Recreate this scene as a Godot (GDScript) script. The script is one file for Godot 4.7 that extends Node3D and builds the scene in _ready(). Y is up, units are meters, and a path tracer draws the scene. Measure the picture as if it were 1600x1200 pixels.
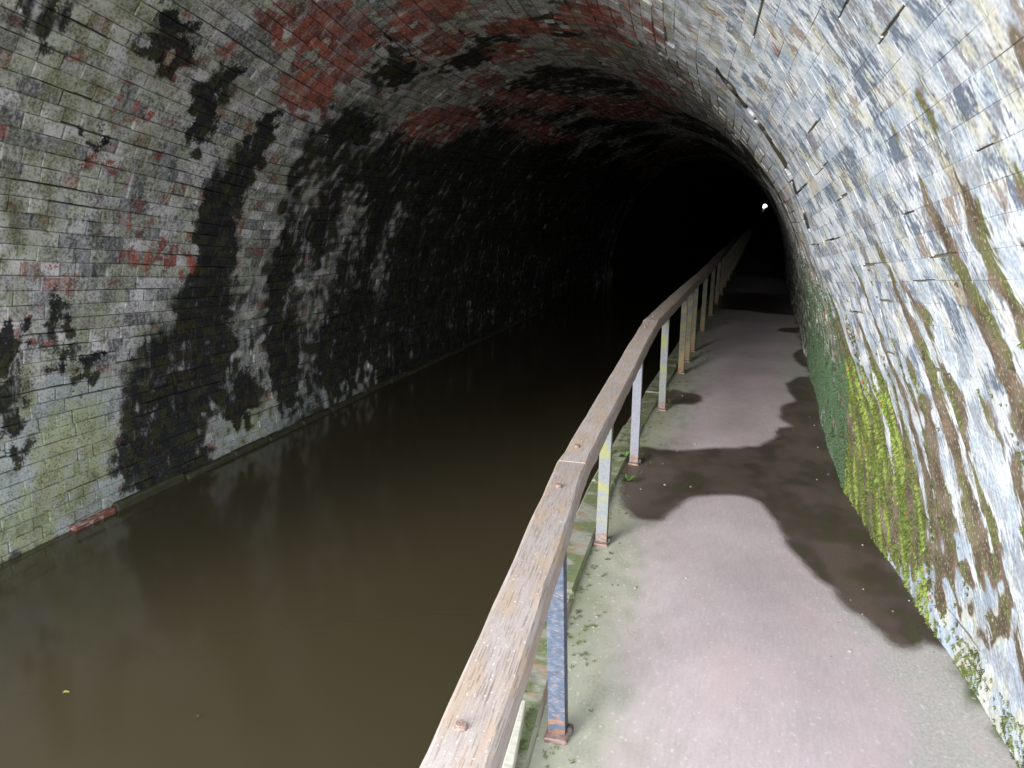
extends Node3D
# A brick canal tunnel seen from just inside its bell mouth: towpath and handrail on the right, dark water on the left.
# The tunnel runs along -Z; "z" below is the distance inwards, "L" the distance along the cross-section from the left wall's foot over the crown to the right wall's foot.

const EYE := Vector3(0, 1.7, 0)
const WATER := -0.4
const PORTAL := 0.2          # where the lining begins
const ZMAX := 800.0
const CH := 0.0763           # height of a brick course
const LTOP := 9.08           # length of the whole section
const UPRIGHT := 0.8         # the straight foot of the left wall
const TEXL := [0.4, 8.7, 1.2, 11.8]   # L from, L span, z from, z span of the interior's texture
const TEXR := [6.2, 2.9, 1.2, 5.0]    # the same for the right wall of the mouth

var cam: Camera3D
var phi := PackedFloat32Array()
var na := FastNoiseLite.new()
var nb := FastNoiseLite.new()
var nc := FastNoiseLite.new()
var dark := PackedFloat32Array()
var red := PackedFloat32Array()
var green := PackedFloat32Array()
var pale := PackedFloat32Array()
const CELL := 0.04
const GW := 310
const GH := 232
var lut := PackedByteArray()
var rng := RandomNumberGenerator.new()
var taken := {}


class Buf:
	var v := PackedVector3Array()
	var n := PackedVector3Array()
	var uv := PackedVector2Array()
	var idx := PackedInt32Array()

	func quad(a: Vector3, b: Vector3, c: Vector3, d: Vector3, ua := Vector2.ZERO, ub := Vector2.ZERO, uc := Vector2.ZERO, ud := Vector2.ZERO) -> void:
		var m := (c - a).cross(b - a) + (d - a).cross(c - a)   # clockwise seen from the front
		m = m.normalized()
		var k := v.size()
		v.append_array([a, b, c, d])
		n.append_array([m, m, m, m])
		uv.append_array([ua, ub, uc, ud])
		idx.append_array([k, k + 1, k + 2, k, k + 2, k + 3])

	func tri(a: Vector3, b: Vector3, c: Vector3) -> void:
		var m := (c - a).cross(b - a).normalized()
		var k := v.size()
		v.append_array([a, b, c])
		n.append_array([m, m, m])
		uv.append_array([Vector2.ZERO, Vector2(1, 0), Vector2(0.5, 1)])
		idx.append_array([k, k + 1, k + 2])

	func mesh() -> ArrayMesh:
		var arr := []
		arr.resize(Mesh.ARRAY_MAX)
		arr[Mesh.ARRAY_VERTEX] = v
		arr[Mesh.ARRAY_NORMAL] = n
		arr[Mesh.ARRAY_TEX_UV] = uv
		arr[Mesh.ARRAY_INDEX] = idx
		var m := ArrayMesh.new()
		m.add_surface_from_arrays(Mesh.PRIMITIVE_TRIANGLES, arr)
		return m


# ---------------------------------------------------------------- naming
func numbered(called: String, parent: Node) -> String:
	var key := str(parent.get_instance_id()) + called
	var k: int = taken.get(key, 0)
	taken[key] = k + 1
	return called if k == 0 else "%s_%03d" % [called, k]


func obj(called: String, m: Mesh, mat: Material, parent: Node = self) -> MeshInstance3D:
	var o := MeshInstance3D.new()
	o.name = numbered(called, parent)
	o.mesh = m
	o.material_override = mat
	parent.add_child(o, true)
	return o


func thing(called: String, label: String, category: String, at := Vector3.ZERO, group := "") -> Node3D:
	var o := Node3D.new()
	o.name = numbered(called, self)
	o.position = at
	add_child(o, true)
	tag(o, label, category, group)
	return o


func tag(o: Node, label: String, category: String, group := "", kind := "") -> void:
	if label: o.set_meta("label", label)
	if category: o.set_meta("category", category)
	if group: o.set_meta("group", group)
	if kind: o.set_meta("kind", kind)


# ---------------------------------------------------------------- the shape of the tunnel
func splay(z: float) -> float:
	var x := (4.9 - z) / 0.22
	return 0.22 * (log(1.0 + exp(x)) if x < 20.0 else x)


func setup_section() -> void:
	var total := 0.0
	var acc := PackedFloat32Array([0.0])
	var n := 2000
	for i in range(1, n + 1):
		var a := PI * (1.0 - float(i - 1) / n)
		var b := PI * (1.0 - float(i) / n)
		total += Vector2(2.3 * (cos(b) - cos(a)), 2.95 * (sin(b) - sin(a))).length()
		acc.append(total)
	phi.resize(831)
	var j := 0
	for i in 831:
		var want := i * 0.01
		while j < n - 1 and acc[j + 1] < want: j += 1
		var t := clampf((want - acc[j]) / maxf(acc[j + 1] - acc[j], 1e-6), 0.0, 1.0)
		phi[i] = PI * (1.0 - (j + t) / n)


func bump(L: float, z: float) -> float:
	return 0.016 * nb.get_noise_2d(L * 1.1 + 31.0, z * 1.1)


# a point of the lining's face; off > 0 lies out in the room, off < 0 in the masonry
func vault(L: float, z: float, off := 0.0) -> Vector3:
	off += bump(L, z)
	if L < UPRIGHT:
		return Vector3(-4.0 + off, -0.1 - (UPRIGHT - L), -z)
	var s := splay(z)
	var k := clampf((L - UPRIGHT) * 100.0, 0.0, 829.99)
	var i := int(k)
	var p := lerpf(phi[i], phi[i + 1], k - i)
	var a := 2.3 + 0.065 * s
	var b := 2.95 + 0.24 * s
	var c := cos(p)
	var d := sin(p)
	var n := Vector2(-c / a, -d / b).normalized()
	return Vector3(-1.7 + 0.065 * s + a * c + n.x * off, -0.1 + b * d + n.y * off, -z)


func post_line(z: float) -> float:      # x of the row of posts
	if z > 4.6: return -0.68
	if z > 3.44: return lerpf(-0.64, -0.68, (z - 3.44) / 1.16)
	if z > 2.01: return lerpf(-0.49, -0.64, (z - 2.01) / 1.43)
	return -0.49 + 0.11 * (2.01 - z)


func edge_line(z: float) -> float:      # x of the towpath's edge over the water
	return post_line(z) - 0.18


# ---------------------------------------------------------------- colours
func h3(a: int, b: int, c := 0) -> float:
	var h := (a * 73856093) ^ (b * 19349663) ^ (c * 83492791)
	h = ((h ^ (h >> 13)) * 1274126177) & 0x7FFFFFFF
	h = ((h ^ (h >> 15)) * 668265263) & 0x7FFFFFFF
	return float((h >> 7) & 0xFFFF) / 65535.0


func pitch(row: int) -> float:
	return 0.226 if row % 3 == 1 else 0.113


func brick_at(row: int, z: float) -> int:
	return int(floor(z / pitch(row) + h3(row, 7) + 100.0))


func blob(g: PackedFloat32Array, L: float, z: float, rl: float, rz: float, amp := 1.0) -> void:
	for i in range(maxi(0, int((L - rl) / CELL)), mini(GH - 1, int((L + rl) / CELL) + 1)):
		for j in range(maxi(0, int((z - rz - 1.0) / CELL)), mini(GW - 1, int((z + rz - 1.0) / CELL) + 1)):
			var d := Vector2((i * CELL - L) / rl, (j * CELL + 1.0 - z) / rz).length_squared()
			if d < 1.0:
				g[i * GW + j] = maxf(g[i * GW + j], amp * minf(1.0, 1.8 * (1.0 - d)))


func setup_regions() -> void:
	for g in [dark, red, green, pale]:
		pass
	dark.resize(GW * GH)
	red.resize(GW * GH)
	green.resize(GW * GH)
	pale.resize(GW * GH)
	# bare red brick
	for b in [[3.75, 4.1, .16, .4], [3.95, 4.45, .2, .4], [4.4, 4.7, .36, .34], [3.45, 4.6, .18, .35], [3.6, 4.65, .2, .3], [3.85, 4.65, .16, .25], [4.3, 5.15, .25, .3], [4.9, 5.25, .36, .3], [3.5, 6.4, .24, .6], [3.68, 6.9, .18, .7],
			[4.2, 6.4, .16, .35], [3.82, 9.2, .2, 1.8], [3.55, 6.7, .3, .8], [4.7, 9.6, .34, 1.4], [4.1, 7.4, .2, .6], [5.02, 10.0, .2, 1.2], [5.5, 5.0, .3, .5], [5.85, 4.5, .16, .4], [5.3, 5.8, .25, .4], [4.6, 5.9, .2, .4], [5.6, 7.0, .25, .8], [4.3, 8.2, .25, .8], [5.4, 9.0, .2, 1.0], [2.13, 3.85, .07, .38], [2.1, 4.15, .1, .2], [1.97, 3.2, .04, .07], [1.7, 2.97, .05, .09], [2.87, 3.41, .05, .1], [2.6, 3.32, .06, .06], [3.22, 3.48, .06, .1], [2.5, 3.5, .04, .06], [0.98, 3.32, .07, .2], [0.42, 3.25, .06, .3]]:
		blob(red, b[0], b[1], b[2], b[3])
	# black, wet growth that seeps down the left wall, soot on the crown
	for b in [[3.08, 4.45, .16, .12], [2.85, 4.4, .3, .2], [2.5, 4.36, .4, .24], [2.1, 4.42, .4, .3], [1.75, 4.4, .35, .42], [1.4, 4.35, .35, .62], [1.15, 4.25, .35, .72], [0.85, 4.05, .4, .5], [0.5, 4.1, .3, .5],
			[1.9, 5.3, .75, .2], [1.1, 5.5, .6, .32], [0.95, 4.9, .3, .35], [2.3, 5.75, .6, .16], [1.2, 6.3, .9, .32], [2.2, 6.7, 1.0, .26],
			[3.16, 2.74, .14, .16], [3.3, 3.42, .16, .22], [3.2, 3.85, .26, .18], [2.95, 3.95, .2, .12], [2.66, 3.25, .07, .07], [4.15, 4.85, .12, .4], [3.92, 5.2, .2, .35], [4.68, 5.46, .2, .25], [3.95, 7.8, .28, .9], [5.2, 5.3, .14, .4], [4.35, 5.7, .3, .3], [5.35, 4.6, .12, .4], [3.3, 5.3, .25, .5],
			[1.62, 2.9, .1, .16], [1.35, 2.85, .2, .14], [1.15, 2.9, .12, .12], [1.72, 3.2, .14, .06], [1.5, 3.25, .1, .1], [1.42, 3.45, .08, .12]]:
		blob(dark, b[0], b[1], b[2], b[3])
	for k in 30:                               # fill between the seeps: stain plus painted gloom of the deeper tunnel
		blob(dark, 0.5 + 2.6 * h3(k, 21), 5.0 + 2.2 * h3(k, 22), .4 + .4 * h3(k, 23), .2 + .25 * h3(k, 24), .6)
	for k in 22:                               # random dark patches that paint shade onto the narrow part's crown
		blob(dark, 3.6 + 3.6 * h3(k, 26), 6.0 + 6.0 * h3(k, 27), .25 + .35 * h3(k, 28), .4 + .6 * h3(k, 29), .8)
	for k in 70:                               # black growth with bare places, doubling as painted darkness further in
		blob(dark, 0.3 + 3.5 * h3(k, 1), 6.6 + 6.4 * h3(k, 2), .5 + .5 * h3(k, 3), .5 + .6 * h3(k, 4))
	# pale plastered foot of the left wall, and pale patches beyond the black
	for b in [[0.9, 3.15, .5, .52], [0.62, 3.3, .4, .42], [1.15, 3.4, .32, .3], [0.55, 2.8, .4, .4], [0.66, 4.85, .22, .36], [0.6, 5.2, .16, .4], [0.62, 6.0, .12, .5], [1.0, 2.5, .5, .6]]:
		blob(pale, b[0], b[1], b[2], b[3])
	for b in [[0.75, 4.95, .16, .34], [0.95, 3.3, .35, .35], [0.6, 2.9, .25, .4], [0.8, 5.3, .1, .2], [2.85, 3.1, .3, .4], [3.3, 3.1, .2, .3], [2.3, 2.9, .4, .3], [5.3, 6.2, .3, .7], [5.6, 5.6, .3, .5], [1.4, 2.9, .25, .2]]:
		blob(green, b[0], b[1], b[2], b[3])


# the lime runs down the splayed wall along lines of equal flow()
func flow(L: float, z: float) -> float:
	return z + 0.35 * (L - 7.2) + 0.45 * maxf(0.0, L - 7.6)


func streaks(L: float, q: float, fine: float) -> float:
	var best := -1.0
	var wob := 0.035 * nb.get_noise_2d(L * 3.0, q * 2.0)
	for s in [[3.36, .125, 9.4], [2.80, .085, 9.2], [2.52, .07, 8.7], [3.80, .06, 8.8], [3.58, .03, 8.5], [4.12, .07, 8.5], [4.42, .09, 8.35], [4.72, .06, 8.6], [4.95, .05, 8.3], [2.25, .09, 9.2], [3.12, .03, 8.2], [4.28, .03, 8.7]]:
		var w: float = s[1] * (1.0 - 0.35 * smoothstep(7.7, s[2], L)) * (1.0 - smoothstep(s[2] - 0.25, s[2] + 0.1, L))
		w *= 1.0 + 0.8 * nb.get_noise_2d(L * 4.0 + s[0] * 17.0, 2.0)
		best = maxf(best, w - absf(q - s[0] + wob) + 0.03 * fine - (0.1 if w < 0.004 else 0.0))
	return smoothstep(-0.012, 0.018, best)


func vivid_at(L: float, q: float, z: float) -> float:
	return smoothstep(0.0, 0.2, nb.get_noise_2d(L * 1.6, q * 13.0) + 0.3 * nb.get_noise_2d(L * 5.0 + 30.0, q * 9.0) - 0.04) * smoothstep(4.2, 4.5, q) * smoothstep(8.0, 8.3, L) * (1.0 - smoothstep(4.8, 5.0, z))


func wall_color(L: float, z: float) -> Vector3:
	var row := int(L / CH)
	var k := brick_at(row, z)
	var h1 := h3(row, k)
	var h2 := h3(row, k, 5)
	var grain := nc.get_noise_2d(L * 60.0, z * 60.0)            # -1..1, some 15 mm
	var wl := nb.get_noise_2d(L * 7.0, z * 7.0)
	var big := na.get_noise_2d(L * 1.6 + 40.0, z * 1.6)
	var col: Vector3
	# the limed right wall of the mouth
	var limed := smoothstep(5.55, 6.5, L + 0.5 * wl + 0.3 * big) * (1.0 - smoothstep(4.85, 5.25, z + 0.3 * wl))
	if limed > 0.02:
		var q := flow(L, z)
		var st := na.get_noise_2d(L * 3.2, q * 10.0)
		var st2 := nc.get_noise_2d(L * 15.0, q * 48.0)
		if h1 < 0.5: col = Vector3(.16, .19, .24)
		elif h1 < 0.86: col = Vector3(.25, .25, .275)
		elif h1 < 0.985: col = Vector3(.31, .27, .24)
		else: col = Vector3(.26, .13, .10)
		col *= 0.8 + 0.4 * h2
		var lime := Vector3(.37, .43, .495).lerp(Vector3(.62, .65, .68), clampf(0.38 + 1.1 * wl + 0.7 * st2 + 0.5 * st, 0.0, 1.0))
		var film := smoothstep(-0.2, 0.22, 0.75 * st + 0.4 * st2 + 0.2 * big + 0.14 * wl + 0.42 * (h2 - 0.5) + 0.18 * (h3(row, 401) - 0.5) + 0.15 + 0.15 * grain)
		col = col.lerp(lime, film * 0.80)
		var yl := smoothstep(0.10, 0.34, na.get_noise_2d(L * 3.6 + 90.0, q * 6.0) + 0.45 * grain + 0.3 * st2 + (0.10 if z < 2.7 else 0.0) - 0.12)
		col = col.lerp(Vector3(.47, .43, .23), yl * 0.45)
		# the wet lower part: brown slime and moss, with white streaks of lime running down through it
		var low := smoothstep(-0.04, 0.10, L - 7.66 - 0.6 * nb.get_noise_2d(5.0, q * 4.0) - 0.14 * (z - 3.0) - 0.2 * wl)
		if low > 0.01:
			var keep := streaks(L, q, st2)
			var foot := smoothstep(-0.03, 0.05, L - 8.70 - 0.25 * wl - 0.5 * maxf(0.0, z - 2.95) + 0.1 * st)
			keep = maxf(keep, foot)
			var slime := Vector3(.175, .14, .105).lerp(Vector3(.09, .072, .05), clampf(0.5 + wl + 0.6 * st2, 0.0, 1.0))
			if nc.get_noise_2d(L * 26.0 + 50.0, q * 26.0) > 0.55: slime = Vector3(.24, .13, .08)
			var mossy := smoothstep(-0.02, 0.2, na.get_noise_2d(L * 3.0 + 20.0, q * 7.0) + 0.25 * grain + 0.22 * smoothstep(4.1, 4.6, q) - 0.08)
			slime = slime.lerp(Vector3(.125, .145, .05), mossy * 0.7)
			slime = slime.lerp(Vector3(.19, .24, .05), vivid_at(L, q, z) * smoothstep(-0.5, 0.3, grain) * 0.7)
			slime = slime.lerp(Vector3(.40, .38, .34), smoothstep(0.45, 0.6, grain) * 0.6)
			col = col.lerp(slime, low * (1.0 - keep))
			col = col.lerp(Vector3(.33, .385, .44).lerp(Vector3(.47, .505, .54), clampf(0.5 + 1.5 * wl + 0.8 * st2, 0.0, 1.0)) * (0.88 + 0.24 * h2), keep * low * 0.62)
			col = col.lerp(Vector3(.36, .35, .25) * (0.8 + 0.4 * h2), foot * smoothstep(-0.1, 0.3, st + wl) * 0.6)
		col *= 1.0 + 0.30 * grain + 0.18 * st2
		if L > 6.4 and L < 7.38:                               # black dirt in the ring joint that gapes
			var zc := 4.43 + 0.22 * (L - 6.5) / 0.8
			col = col.lerp(Vector3(.03, .026, .016), 1.0 - smoothstep(0.03, 0.055, absf(z - zc) + 0.03 * wl))
		if limed > 0.98: return col
	var q2 := z + 0.1 * (L - 2.0)
	var cell := clampi(int((L + 0.13 * wl + 0.04 * grain) / CELL), 0, GH - 1) * GW + clampi(int((z - 1.0 + 0.12 * big + 0.06 * nb.get_noise_2d(L * 9.0 + 60.0, z * 9.0) + 0.04 * grain) / CELL), 0, GW - 1)
	var c2: Vector3
	if h1 < 0.36: c2 = Vector3(.35, .35, .31)
	elif h1 < 0.60: c2 = Vector3(.46, .445, .46)
	elif h1 < 0.78: c2 = Vector3(.29, .31, .25)
	elif h1 < 0.94: c2 = Vector3(.13, .133, .15)
	else: c2 = Vector3(.24, .14, .12)
	c2 *= 0.72 + 0.6 * h2
	var bare := red[cell] + 0.45 * wl + 0.2 * grain > 0.2 + 0.85 * h2
	if bare: c2 = Vector3(.36, .095, .06).lerp(Vector3(.25, .11, .095), h3(row, k, 8)) * (0.55 + 0.7 * h1)
	var g2 := nc.get_noise_2d(L * 24.0 + 9.0, q2 * 34.0)
	c2 = c2.lerp(Vector3(.52, .52, .52), smoothstep(-0.1, 0.55, g2 + 0.3 * big + 0.35 * grain) * (0.15 if bare else 0.5))
	c2 = c2.lerp(Vector3(.04, .042, .045), smoothstep(0.0, 0.6, -g2 + 0.5 * wl - 0.3 * big + 0.4 * nc.get_noise_2d(L * 45.0, z * 45.0)) * (0.35 if bare else 0.6))
	if pale[cell] > 0.05:
		var pl := Vector3(.32, .36, .36).lerp(Vector3(.27, .31, .17), clampf(green[cell] + 0.4 * wl, 0.0, 1.0)) * (0.86 + 0.24 * h2)
		c2 = c2.lerp(pl, smoothstep(0.1, 0.35, pale[cell] + 0.3 * wl) * 0.85)
	elif green[cell] > 0.05:
		c2 = c2.lerp(Vector3(.23, .24, .14), green[cell] * smoothstep(-0.4, 0.4, wl + 0.5 * grain + 0.4 * (h2 - 0.5)) * 0.6)
	c2 = c2.lerp(Vector3(.20, .21, .13), smoothstep(0.0, 0.5, 0.3 * grain + 0.25 * (h2 - 0.5) + na.get_noise_2d(L * 2.6 + 11.0, z * 2.6)) * (0.1 if bare else 0.45))
	var streak := na.get_noise_2d(L * 1.3 + 60.0, q2 * 9.0)
	c2 = c2.lerp(Vector3(.36, .37, .38), smoothstep(0.16, 0.45, streak + 0.1 * grain) * (0.45 if z < 5.0 else 0.25))
	var soot_and_shade := smoothstep(0.12, 0.72, dark[cell] * 0.95 + 0.26 * wl + 0.5 * big + 0.10 * grain + 0.25 * g2 - 0.06 - 0.75 * red[cell] * (1.0 if z > 4.0 else 0.0) - (0.22 * smoothstep(0.2, 0.45, streak)))  # real growth and soot, plus the tunnel's inner darkness put into the colour
	c2 = c2.lerp(Vector3(.011, .011, .012).lerp(Vector3(.035, .034, .012), smoothstep(0.1, 0.5, g2 + wl)), soot_and_shade * 0.97)
	if L > 7.9:
		c2 = c2.lerp(Vector3(.05, .075, .035), smoothstep(7.9, 8.3, L) * smoothstep(-0.1, 0.2, wl + 0.3 * grain))
	if L < 0.7:                                            # slime up to the highest water line
		c2 = c2.lerp(Vector3(.028, .026, .024), (1.0 - smoothstep(0.47, 0.51, L + 0.05 * wl + 0.03 * big)) * 0.9)
	var fine := nc.get_noise_2d(L * 85.0 + 3.0, z * 70.0)
	c2 = c2.lerp(Vector3(.035, .037, .042), smoothstep(0.22, 0.5, fine + 0.35 * grain + 0.2 * wl) * 0.7)
	c2 = c2.lerp(Vector3(.34, .33, .20), smoothstep(0.25, 0.5, -fine + 0.3 * grain - 0.2 * big) * (0.5 - 0.5 * soot_and_shade) * (0.0 if bare else 1.0))
	c2 *= 1.0 + 0.34 * grain
	return c2 if limed <= 0.02 else c2.lerp(col, limed)


func put3(bytes: PackedByteArray, at: int, c: Vector3) -> void:
	bytes[at] = lut[clampi(int(c.x * 1023.0), 0, 1023)]
	bytes[at + 1] = lut[clampi(int(c.y * 1023.0), 0, 1023)]
	bytes[at + 2] = lut[clampi(int(c.z * 1023.0), 0, 1023)]


# a picture of w x h computed by strips on all processors; f(x, y) gives a linear colour
func painted(w: int, h: int, f: Callable) -> Image:
	var strips := []
	var each := 16
	var count := (h + each - 1) / each
	strips.resize(count)
	var job := func(n: int) -> void:
		var bytes := PackedByteArray()
		var y1 := mini(h, (n + 1) * each)
		bytes.resize(w * (y1 - n * each) * 3)
		var at := 0
		for y in range(n * each, y1):
			for x in w:
				var c: Vector3 = f.call(x, y)
				bytes[at] = lut[clampi(int(c.x * 1023.0), 0, 1023)]
				bytes[at + 1] = lut[clampi(int(c.y * 1023.0), 0, 1023)]
				bytes[at + 2] = lut[clampi(int(c.z * 1023.0), 0, 1023)]
				at += 3
		strips[n] = bytes
	var id := WorkerThreadPool.add_group_task(job, count)
	WorkerThreadPool.wait_for_group_task_completion(id)
	var all := PackedByteArray()
	for s in strips: all.append_array(s)
	return Image.create_from_data(w, h, false, Image.FORMAT_RGB8, all)


func grain_map(seed_: int, freq: float, octaves: int, size := 512) -> ImageTexture:
	var n := FastNoiseLite.new()
	n.seed = seed_
	n.frequency = freq
	n.fractal_octaves = octaves
	return ImageTexture.create_from_image(n.get_seamless_image(size, size))


func surface(tex: Image, rough := 0.9, relief: Texture2D = null, relief_cm := 0.0) -> StandardMaterial3D:
	var m := StandardMaterial3D.new()
	m.albedo_texture = ImageTexture.create_from_image(tex)
	m.roughness = rough
	m.metallic_specular = 0.2
	if relief:
		m.heightmap_enabled = true
		m.heightmap_texture = relief
		m.heightmap_scale = relief_cm
	return m


func flat(c: Vector3, rough := 0.9) -> StandardMaterial3D:
	var m := StandardMaterial3D.new()
	m.albedo_color = Color(c.x, c.y, c.z).linear_to_srgb()
	m.roughness = rough
	m.metallic_specular = 0.35
	return m


# ---------------------------------------------------------------- towpath colours
var puddle := PackedVector2Array([Vector2(-.8, 5.12), Vector2(-.69, 5.04), Vector2(-.43, 5.08), Vector2(-.26, 5.22), Vector2(.09, 5.39), Vector2(.22, 5.7), Vector2(.25, 5.95), Vector2(.37, 6.05), Vector2(.27, 6.25), Vector2(.28, 6.6), Vector2(.42, 6.9), Vector2(.36, 7.3),
	Vector2(.34, 7.6), Vector2(.49, 7.95), Vector2(.9, 8.0), Vector2(1.2, 8.0), Vector2(1.2, 2.98), Vector2(.78, 3.0), Vector2(.64, 2.97), Vector2(.52, 3.2), Vector2(.45, 3.37), Vector2(.33, 3.6), Vector2(.27, 3.79), Vector2(.2, 4.1), Vector2(.14, 4.32), Vector2(-.05, 4.36), Vector2(-.29, 4.22),
	Vector2(-.33, 4.0), Vector2(-.37, 3.88), Vector2(-.54, 3.82), Vector2(-.63, 3.97), Vector2(-.72, 4.4)])


func wet_at(x: float, z: float) -> float:
	var p := Vector2(x + 0.02 * na.get_noise_2d(x * 9.0, z * 6.0), z + 0.07 * na.get_noise_2d(x * 4.0 + 40.0, z * 3.0))
	if z > 2.7 and z < 8.2 and Geometry2D.is_point_in_polygon(p, puddle): return 1.0
	if Vector2((p.x + .6) / .22, (p.y - 6.6) / .24).length() < 1.0: return 1.0
	if Vector2((p.x - .66) / .2, (p.y - 9.0) / .6).length() < 1.0: return 1.0
	if Vector2((p.x - .6) / .3, (p.y - 11.0) / .25).length() < 1.0: return 1.0
	if p.y > 12.7 - 0.3 * p.x and p.y < 15.5: return 1.0
	return 0.0


# a stain creeps a little way into the dry concrete round it
func soft_wet(lines: Array, x: int, y: int, w: int, h: int) -> float:
	var n := 0
	for d in [[0, 0], [2, 0], [-2, 0], [0, 3], [0, -3], [4, 0], [-4, 0], [0, 6], [0, -6]]:
		n += lines[clampi(y + d[1], 0, h - 1)][clampi(x + d[0], 0, w - 1)]
	return n / 9.0


func path_color(x: float, z: float, wet: float) -> Vector3:
	var g := nc.get_noise_2d(x * 70.0, z * 70.0)
	var b := na.get_noise_2d(x * 2.4, z * 1.6)
	var m := nb.get_noise_2d(x * 9.0 + 70.0, z * 6.0)
	var c := Vector3(.385, .332, .338) * (1.0 + 0.09 * b + 0.10 * g + 0.03 * m + 0.07 * nc.get_noise_2d(x * 60.0, z * 9.0))
	c = c.lerp(Vector3(.41, .31, .315), smoothstep(0.0, 0.5, na.get_noise_2d(x * 1.6 + 9.0, z * 1.1)) * 0.3)
	var left := x - edge_line(z)                                # algae and grit along both sides of the trodden strip
	var right := (0.60 + 0.13 * maxf(0.0, 4.9 - z)) - x
	var algae := smoothstep(-0.2, 0.16, 0.36 - left - 0.14 * b - 0.07 * m + 0.05 * g)
	c = c.lerp(Vector3(.285, .295, .225) * (1.0 + 0.22 * g + 0.15 * m), algae * 0.9)
	c = c.lerp(Vector3(.16, .19, .085), smoothstep(-0.15, 0.5, 0.3 * m + 0.4 * b + 0.3 * g - 1.2 * left + 0.22) * 0.7)
	var grit := smoothstep(-0.12, 0.14, 0.26 - right - 0.25 * b - 0.08 * m)
	c = c.lerp(Vector3(.33, .33, .30) * (1.0 + 0.3 * g), grit * 0.8)
	c = c.lerp(Vector3(.07, .09, .035), smoothstep(0.0, 0.1, 0.05 - right + 0.05 * m))
	if nc.get_noise_2d(x * 33.0 + 5.0, z * 33.0) > 0.62: c = c.lerp(Vector3(.5, .48, .45), 0.6)
	if wet > 0.0:
		var dry := c
		c = Vector3(.095, .073, .062).lerp(Vector3(.055, .042, .036), smoothstep(-0.3, 0.5, b + 0.25 * m + 0.3 * g)) * (1.0 + 0.3 * g)
		c = c.lerp(Vector3(.06, .075, .02), smoothstep(0.1, 0.5, 0.4 * m + 0.5 * b + 0.4 * g) * 0.35)
		c = dry.lerp(c, wet)
	return c


# ---------------------------------------------------------------- bricks
func brick_into(b: Buf, L0: float, L1: float, z0: float, z1: float, chamfer: float, dip: float, proud: float, right: bool, jit: float) -> void:
	var t: Array = TEXR if right else TEXL
	var p := [vault(L0, z0), vault(L0, z1), vault(L1, z1), vault(L1, z0)]
	var n: Vector3 = ((p[2] - p[0]) as Vector3).cross(p[1] - p[0]).normalized()
	var mid: Vector3 = (p[0] + p[2]) * 0.5
	if n.dot(Vector3(-1.7, 0.9, mid.z) - mid) < 0.0: n = -n
	if z0 > 12.9:                                          # past the end of the picture the stains and painted gloom go on mirrored
		z0 = 25.8 - z0
		z1 = 25.8 - z1
	var w: Array = [Vector2((z0 - t[2]) / t[3], (L0 - t[0]) / t[1]), Vector2((z1 - t[2]) / t[3], (L0 - t[0]) / t[1]), Vector2((z1 - t[2]) / t[3], (L1 - t[0]) / t[1]), Vector2((z0 - t[2]) / t[3], (L1 - t[0]) / t[1])]
	var fz := chamfer / maxf(z1 - z0, 0.02)
	var fl := chamfer / (L1 - L0)
	var inner := []
	var outer := []
	var back := []
	for i in 4:
		var a: Vector3 = p[i]
		var e1: Vector3 = p[i ^ 1] - a                     # neighbour across z
		var e2: Vector3 = p[3 - i] - a                     # neighbour across L
		inner.append(a + e1 * fz + e2 * fl + n * (proud + jit * (h3(int(L0 * 1000), int(z0 * 1000), i) - 0.5)))
		outer.append(a + n * (proud - dip))
		back.append(a - n * 0.05)
	b.quad(inner[0], inner[3], inner[2], inner[1], w[0], w[3], w[2], w[1])
	for i in 4:
		var j := (i + 1) % 4
		b.quad(outer[i], inner[i], inner[j], outer[j], w[i], w[i], w[j], w[j])
		b.quad(back[i], outer[i], outer[j], back[j], w[i], w[i], w[j], w[j])


func open_joint(boundary: int, z: float, L: float) -> bool:
	var right := L > 6.0 and z < 5.0
	var len := 0.2 if right else 0.3
	var s := int(floor(z / len + h3(boundary, 3) * 3.0))
	return h3(boundary, s, 2) < (((0.17 if boundary % 2 == 0 else 0.04) if L < 7.7 else 0.045) if right else (0.22 if boundary % 2 == 0 else 0.08))


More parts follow.
